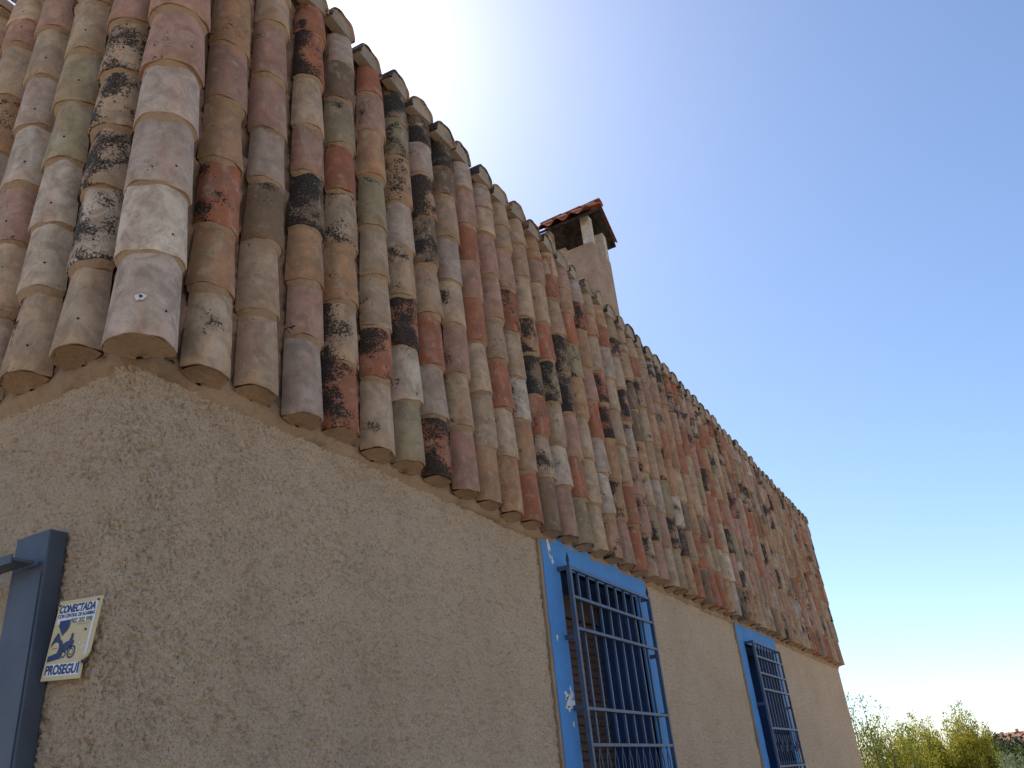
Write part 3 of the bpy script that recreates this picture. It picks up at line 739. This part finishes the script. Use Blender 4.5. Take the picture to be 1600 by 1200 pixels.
def bush(name, label, cat, x, y, h, rw, mat, shoots, per, group=None, droop=False, ln=.05, wd=.0105, sparse=1.):
    gz = float(ground_z(np.array(x), np.array(y))); o = empty(name, (x, y, gz-.02)); tag(o, label, cat, group)
    Ps, Ds = [], []; st = MB()
    for i in range(shoots):
        a = rng.uniform(0, 6.283); q = rw*math.sqrt(rng.uniform(0, 1)); bx, by = q*math.cos(a), q*math.sin(a)
        hh = h*(1-.45*(q/rw)**2)*rng.uniform(.72, 1.06)
        root = np.array([bx*.25, by*.25, 0]); tip = np.array([bx*1.0+rng.normal(0, .06), by*1.0+rng.normal(0, .06), hh])
        mid = (root+tip)/2+np.array([bx*.25, by*.25, .1])
        if i % 3 == 0: st.tube([root, mid, tip], [.02, .012, .004], 4, False)
        t = rng.uniform(.12, 1, per)**.8; pts = (1-t)[:, None]**2*root + 2*((1-t)*t)[:, None]*mid + (t**2)[:, None]*tip
        spread = (.05+.20*(1-t)**.7)*rw*.75*sparse
        pts = pts + rng.normal(size=(per, 3))*spread[:, None]*np.array([1, 1, .8]); pts[:, 2] = np.maximum(pts[:, 2], .05)
        dv = rng.normal(size=(per, 3))*.6+np.array([0, 0, -.7 if droop else .9]); Ps.append(pts); Ds.append(dv)
    V, F = leaves(np.concatenate(Ps), np.concatenate(Ds), ln, wd)
    link('crown', mesh('crown', V, F, mat), o); st.build('trunk', M_BARK, o, True)
    return o
def at(azdeg, dist): a = math.radians(azdeg); return CAM.x+dist*math.cos(a), CAM.y+dist*math.sin(a)
YG = 'yellow-green shrubs beyond the house end'
def put(az, dist, topel, **kw):
    x, y = at(az, dist); gz = float(ground_z(np.array(x), np.array(y))); h = CAM.z+dist*math.tan(math.radians(topel))-gz
    return bush(x=x, y=y, h=h, **kw)
put(6.7, 19, 2.1, name='shrub', label='yellow-green shrub growing right against the house end, under the airy tree', cat='shrub', rw=1.0, mat=ML_Y, shoots=80, per=480, group=YG)
put(4.9, 20.5, 2.35, name='shrub', label='upright yellow-green shrub beside the one under the airy tree', cat='shrub', rw=.85, mat=ML_Y, shoots=74, per=480, group=YG)
put(3.35, 21, 3.0, name='shrub', label='tallest yellow-green shrub with a spiky pointed top', cat='shrub', rw=.9, mat=ML_Y, shoots=86, per=480, group=YG)
put(2.15, 23, 2.1, name='shrub', label='low darker green shrub between the tallest shrub and the dark round tree', cat='shrub', rw=1.0, mat=ML_G, shoots=74, per=480, group=YG)
put(-.1, 16, .0, name='olive_bush', label='pale grey-green olive bush in front of the dark round tree', cat='bush', rw=1.0, mat=ML_O, shoots=80, per=480, ln=.05, wd=.008)
put(7.2, 17.5, 4.3, name='airy_tree', label='thin airy tree with drooping leaves beside the house end', cat='tree', rw=.75, mat=ML_G, shoots=30, per=120, droop=True, ln=.08, wd=.010, sparse=1.5)
def round_tree(name, label, az, dist, topel, rr, mat):
    x, y = at(az, dist); gz = float(ground_z(np.array(x), np.array(y))); top = CAM.z+dist*math.tan(math.radians(topel)); h = top-gz
    o = empty(name, (x, y, gz-.05)); tag(o, label, 'tree')
    st = MB(); st.tube([(0, 0, 0), (.1, 0, h*.4), (0, .1, h*.75)], [.22, .16, .05], 7)
    cl = []
    for i in range(46):
        a = rng.uniform(0, 6.28); q = rr*.75*math.sqrt(rng.uniform(0, 1)); z = h*.60+(h*.34)*rng.uniform(-1, 1)*math.sqrt(max(0, 1-(q/rr)**2))
        c0 = np.array([q*math.cos(a), q*math.sin(a), z]); cl.append(c0+rng.normal(size=(260, 3))*rr*.15)
        if i % 5 == 0: st.tube([(.05, 0, h*.35), tuple(c0)], [.06, .02], 5)
    P = np.concatenate(cl); P[:, 2] = np.minimum(P[:, 2], h)
    V, F = leaves(P, rng.normal(size=P.shape), .16, .06); link('crown', mesh('crown', V, F, mat), o); st.build('trunk', M_BARK, o, True)
round_tree('dark_tree', 'dark dense round tree in front of the far red-roofed houses', .95, 62, .85, 2.3, ML_D)
round_tree('dark_tree', 'small dark tree standing beyond the low green shrub', 1.9, 74, .75, 1.8, ML_D)

# ------------------------------------------------------------------ far village houses
M_FW = plain('far_wall_pink', (.50, .30, .23), .9, .1, .4, 0); M_FR = plain('far_roof_clay', (.38, .17, .11), .9, .25, .8, 0); M_FWIN = plain('far_window', (.06, .05, .05), .4, .1, 1, 0)
def far_house(az, dist, w, d, h, label, rot=0.):
    x, y = at(az, dist); gz = float(ground_z(np.array(x), np.array(y))); o = empty('village_house', (x, y, gz)); o.rotation_euler.z = rot
    tag(o, label, 'house', 'red-roofed houses on the far hill')
    b = MB(); b.box(-d/2, d/2, -w/2, w/2, -2, h); b.build('wall', M_FW, o)
    b = MB(); e = .5; rz = h+1.5
    b.add([(-d/2-e, -w/2-e, h+.01), (-d/2-e, w/2+e, h+.01), (d/2+e, w/2+e, h+.01), (d/2+e, -w/2-e, h+.01), (0, -w/2-e, rz), (0, w/2+e, rz)],
          [(0, 4, 5, 1), (4, 3, 2, 5), (0, 3, 4), (1, 5, 2), (0, 1, 2, 3)]); rf = b.build('roof', M_FR, o)
    b = MB(); b.box(-.9, -.3, w*.2, w*.2+.6, h+.8, h+2.1); b.build('chimney', M_FW, rf)
    for yy in np.linspace(-w/2+1.2, w/2-1.2, max(2, int(w//3))):
        b = MB(); b.box(-d/2-.03, -d/2+.05, yy-.45, yy+.45, h-2.0, h-.8); b.build('window', M_FWIN, o)
far_house(.12, 235, 9, 8, 2.4, 'wide red-roofed house on the far hill beside the dark round tree', .1)
far_house(-.75, 250, 11, 8, 2.9, 'red-roofed house on the far hill, second one from the dark round tree', -.15)
far_house(-.35, 215, 7, 7, 1.0, 'low red-roofed house on the far hill, below its two neighbours', .3)
